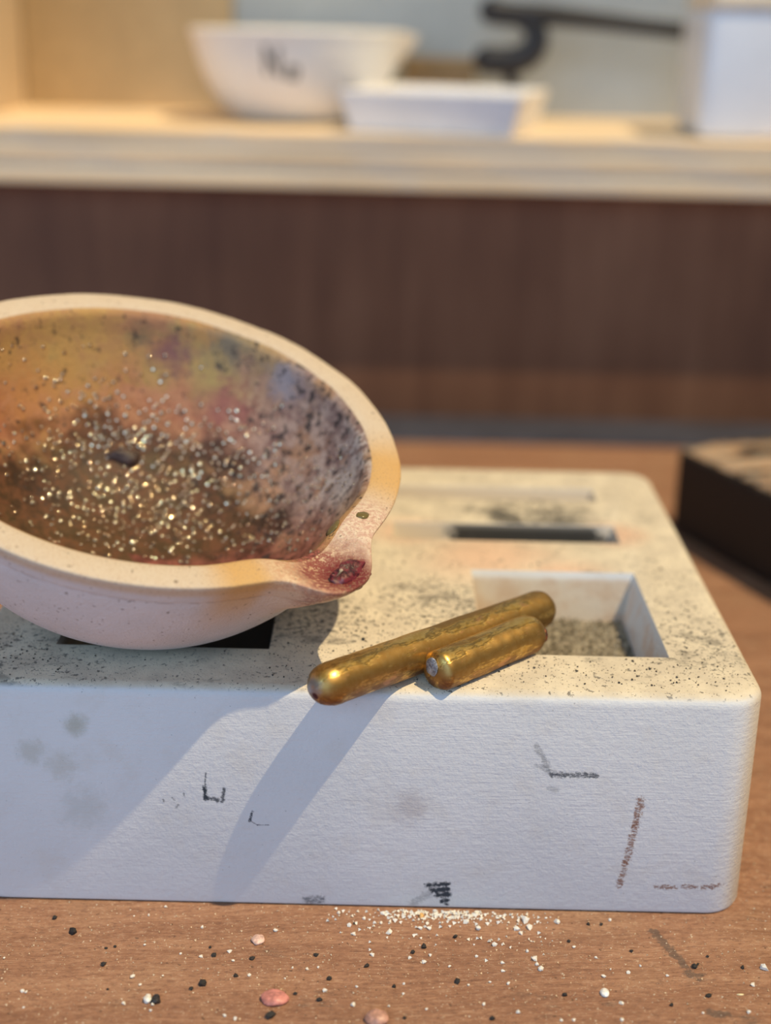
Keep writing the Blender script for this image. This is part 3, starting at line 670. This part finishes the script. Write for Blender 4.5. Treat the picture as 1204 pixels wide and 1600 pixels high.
K = [(0, 345, 207, 20), (0, 256, 138, 12), (0, 540, 269, 7), (0, 498, 277, 7), (0, 484, 355, 14), (0, 1004, 310, 12), (0, 1183, 326, 11), (0, 950, 443, 19), (0, 505, 470, 6), (0, 985, 272, 7), (0, 897, 467, 10), (0, 1105, 407, 10),
     (400, 785, 270, 14), (400, 735, 297, 12), (400, 933, 225, 12), (400, 517, 362, 12), (400, 343, 420, 13), (400, 280, 310, 12), (400, 460, 160, 8), (400, 65, 595, 19), (400, 940, 435, 13), (400, 295, 520, 12), (400, 1105, 608, 13), (400, 185, 490, 8), (400, 645, 458, 10), (400, 695, 605, 8),
     (800, 245, 497, 11), (800, 853, 365, 12), (800, 868, 352, 8), (800, 1080, 368, 9), (800, 557, 292, 8), (800, 265, 245, 8), (800, 355, 165, 9), (800, 915, 316, 7), (800, 745, 545, 10), (800, 920, 500, 12), (800, 417, 165, 7)]
rnd = random.Random(5)
def place(lst, meshes, name, label, cat, group):
    for ox, x, y, s in lst:
        p = onz(ox + x / 3.0, 1390 + y / 3.0, 0)
        r = s / 3.0 * .5 * 160 / FPX * 2.4
        if abs(p.y - 150) < r and p.y > 149 - r: p.y = 149.2 - r
        o = bpy.data.objects.new(name, rnd.choice(meshes)); COL.objects.link(o)
        zs = rnd.uniform(.6, .9)
        o.scale = (r * MM * rnd.uniform(.8, 1.15), r * MM * rnd.uniform(.8, 1.2), r * MM * zs); o.rotation_euler.z = rnd.uniform(0, 6.28)
        o.location = (p.x * MM, p.y * MM, (r * zs * .55) * MM)
        fx, fy = ox + x / 3.0, 1390 + y / 3.0
        wh = 'close along the foot of the white block' if fy < 1452 else ('left of the smooth pink stone' if fx < 400 else ('between the pink stone and the white pebble' if fx < 925 else 'right of the oval white pebble'))
        tag(o, label % wh, cat, group % wh)
place(W, cw, 'white_crumb', 'tiny white plaster crumb on the bench %s', 'crumb', 'white crumbs %s')
place(K, cdk, 'black_crumb', 'tiny black charcoal crumb on the bench %s', 'crumb', 'black crumbs %s')
def single(name, px, py, wpx, dpx, hpx, col, label, cat, seed, rough=.2, z0=0.0, rot=0.0, trans=0):
    p = onz(px, py, z0); k = 158 / FPX
    t = NT(name + '_surface'); nzz = t.noise(1.2, 4, .65)
    m_ = t.out(t.mix(t.ss(nzz, .38, .62), tuple(c * .75 for c in col), tuple(min(1, c * 1.2) for c in col)), .4, 0, t.bump(nzz, .4, .2), .4, Subsurface_Weight=trans)
    if trans: t.b.inputs['Subsurface Radius'].default_value = (.001, .0005, .0004); t.b.inputs['Subsurface Scale'].default_value = .5
    h_ = hpx * k; o = lump(name, m_, wpx * k / 2, dpx * k / 2, h_, seed, 3, rough)
    o.location = (p.x * MM, p.y * MM, (z0 + h_ * .5) * MM); o.rotation_euler.z = rot
    return tag(o, label, cat)
single('pink_stone', 429, 1562, 44, 36, 8, (.58, .23, .19), 'smooth pink stone chip on the bench near the bottom edge', 'stone', 3, .12)
single('mottled_stone', 589, 1594, 38, 34, 10, (.50, .27, .20), 'mottled brown and white stone chip at the very bottom edge', 'stone', 8, .12)
single('pink_flake', 403, 1470, 22, 26, 5, (.72, .48, .40), 'pale pink translucent flake on the bench close to the white block', 'flake', 12, .12)
single('white_pebble', 944, 1553, 15, 20, 5, (.88, .86, .82), 'smooth oval white pebble alone on the bench', 'pebble', 15, .06)
single('white_chip', 231, 1564, 13, 17, 7, (.85, .80, .72), 'white chip touching a black chip on the bench', 'chip', 17, .2)
single('black_chip', 243, 1565, 15, 17, 7, (.035, .03, .028), 'black chip touching a white chip on the bench', 'chip', 19, .3)
single('orange_crumb', 658, 1433, 8, 10, 5, (.78, .45, .16), 'tiny orange crumb among white powder at the foot of the block', 'crumb', 21, .2)
single('straw_sliver', 1156, 1554.5, 12, 4, 1.5, (.80, .68, .40), 'tiny straw coloured sliver on the bench at the lower right', 'sliver', 22, .1)
single('black_speck', 567, 1000, 6, 7, 3, (.03, .03, .03), 'black grain on top of the white block left of the rods', 'grain', 23, .3, BZ)

TET = [Vector((1, 1, .6)), Vector((-1, -.8, .6)), Vector((-.9, 1, -.6)), Vector((1, -1, -.6)), Vector((0, 0, 1.1))]
TF = [(0, 1, 4), (0, 3, 1), (0, 2, 3), (1, 3, 2), (0, 4, 2), (4, 1, 2)]
def grains(name, pts, mat, parent=None, loc=(0, 0, 0)):
    vs, fs = [], []
    for p, r in pts:
        b0 = len(vs); a = rnd.uniform(0, 6.28); c_, s_ = math.cos(a), math.sin(a); sx = rnd.uniform(.5, 1.1)
        for q in TET:
            x_, y_ = q.x * sx, q.y; vs.append((p[0] + (x_ * c_ - y_ * s_) * r, p[1] + (x_ * s_ + y_ * c_) * r, p[2] + q.z * r))
        fs += [tuple(b0 + k for k in f_) for f_ in TF]
    return mesh_obj(name, vs, fs, mat, parent, loc)
M_dust = mat_plain('pale_dust', (.66, .50, .34), .8, .12, 1.0)
def free(p): return not (BX0 - .2 < p[0] < BX1 + .2 and BY0 - .2 < p[1] < BY1 + .2)
pts = []
while len(pts) < 4200:
    x_, y_ = rnd.uniform(-52, 60), rnd.uniform(112, 150)
    r = .04 + .09 * rnd.random() ** 5
    pts.append(((x_, y_, r * .45), r))
for _ in range(900):
    x_, y_ = rnd.uniform(46.8, 75), rnd.uniform(150, 230); r = .06 + .1 * rnd.random() ** 3
    if free((x_, y_)): pts.append(((x_, y_, r * .45), r))
tag(grains('sawdust', pts, M_dust), 'fine pale dust scattered over the brown bench', 'dust', kind='stuff')
pts = []
for _ in range(260):
    x_ = rnd.gauss(8.5, 4.2); y_ = 149.7 - abs(rnd.gauss(0, 1.1)); r = .10 + .16 * rnd.random() ** 2; pts.append(((x_, y_ - r, r * .5), r))
for _ in range(120):
    x_ = rnd.uniform(-6, 22); y_ = 149.7 - abs(rnd.gauss(0, 4.5)); r = .08 + .14 * rnd.random() ** 2; pts.append(((x_, y_ - r, r * .5), r))
tag(grains('plaster_powder', pts, M_cw), 'white powder gathered along the foot of the white block', 'powder', kind='stuff')
# sand in the open pocket
ts = NT('pocket_sand_grains'); M_sand = ts.out(ts.mix(ts.ss(ts.noise(1.4, 3), .4, .6), (.16, .13, .085), (.50, .44, .33)), .8)
pts = []
for _ in range(2600):
    x_, y_ = rnd.uniform(14.2, 34.6), rnd.uniform(162.8, 187.8)
    hgt = max(0, .8 * mnoise.noise(Vector((x_ * .12, y_ * .12, 3))) + .35); r = rnd.uniform(.10, .26)
    pts.append(((x_, y_, 23.0 + hgt * rnd.random() + r * .4), r))
tag(grains('pocket_sand', pts, M_sand), 'grey brown sand in the open pocket behind the bronze rods', 'sand', kind='stuff')
# charcoal grit on the working face of the block
pts = []
def solid(x_, y_):
    for a_, b_, c_, d_ in ((12, 36.6, 160.6, 190), (-41.5, -13.7, 160.5, 190), (.8, 36.4, 201, 209.8), (-41.5, -5.5, 201, 209.8), (-41.5, 35.5, 220.5, 228)):
        if a_ < x_ < b_ and c_ < y_ < d_: return False
    return BX0 + 2.5 < x_ < BX1 - 2.5 and BY0 + 2 < y_ < BY1 - 2
cen = [(-6, 172, 7, 14), (6, 180, 7, 12), (2, 160, 12, 6), (24, 214, 12, 3), (40, 170, 4, 14), (25, 157, 10, 2.5), (-2, 195, 12, 10), (-45, 160, 5, 6)]
while len(pts) < 1500:
    cx, cy, sx, sy = rnd.choice(cen); x_, y_ = rnd.gauss(cx, sx), rnd.gauss(cy, sy)
    if solid(x_, y_): r = .05 + .11 * rnd.random() ** 3; pts.append(((x_, y_, BZ + r * .4), r))
M_grit = mat_plain('charcoal_grit_grains', (.07, .06, .05), .8, .4, .8)
tag(grains('charcoal_grit', pts, M_grit), 'fine dark grit scattered over the top of the white block', 'grit', kind='stuff')
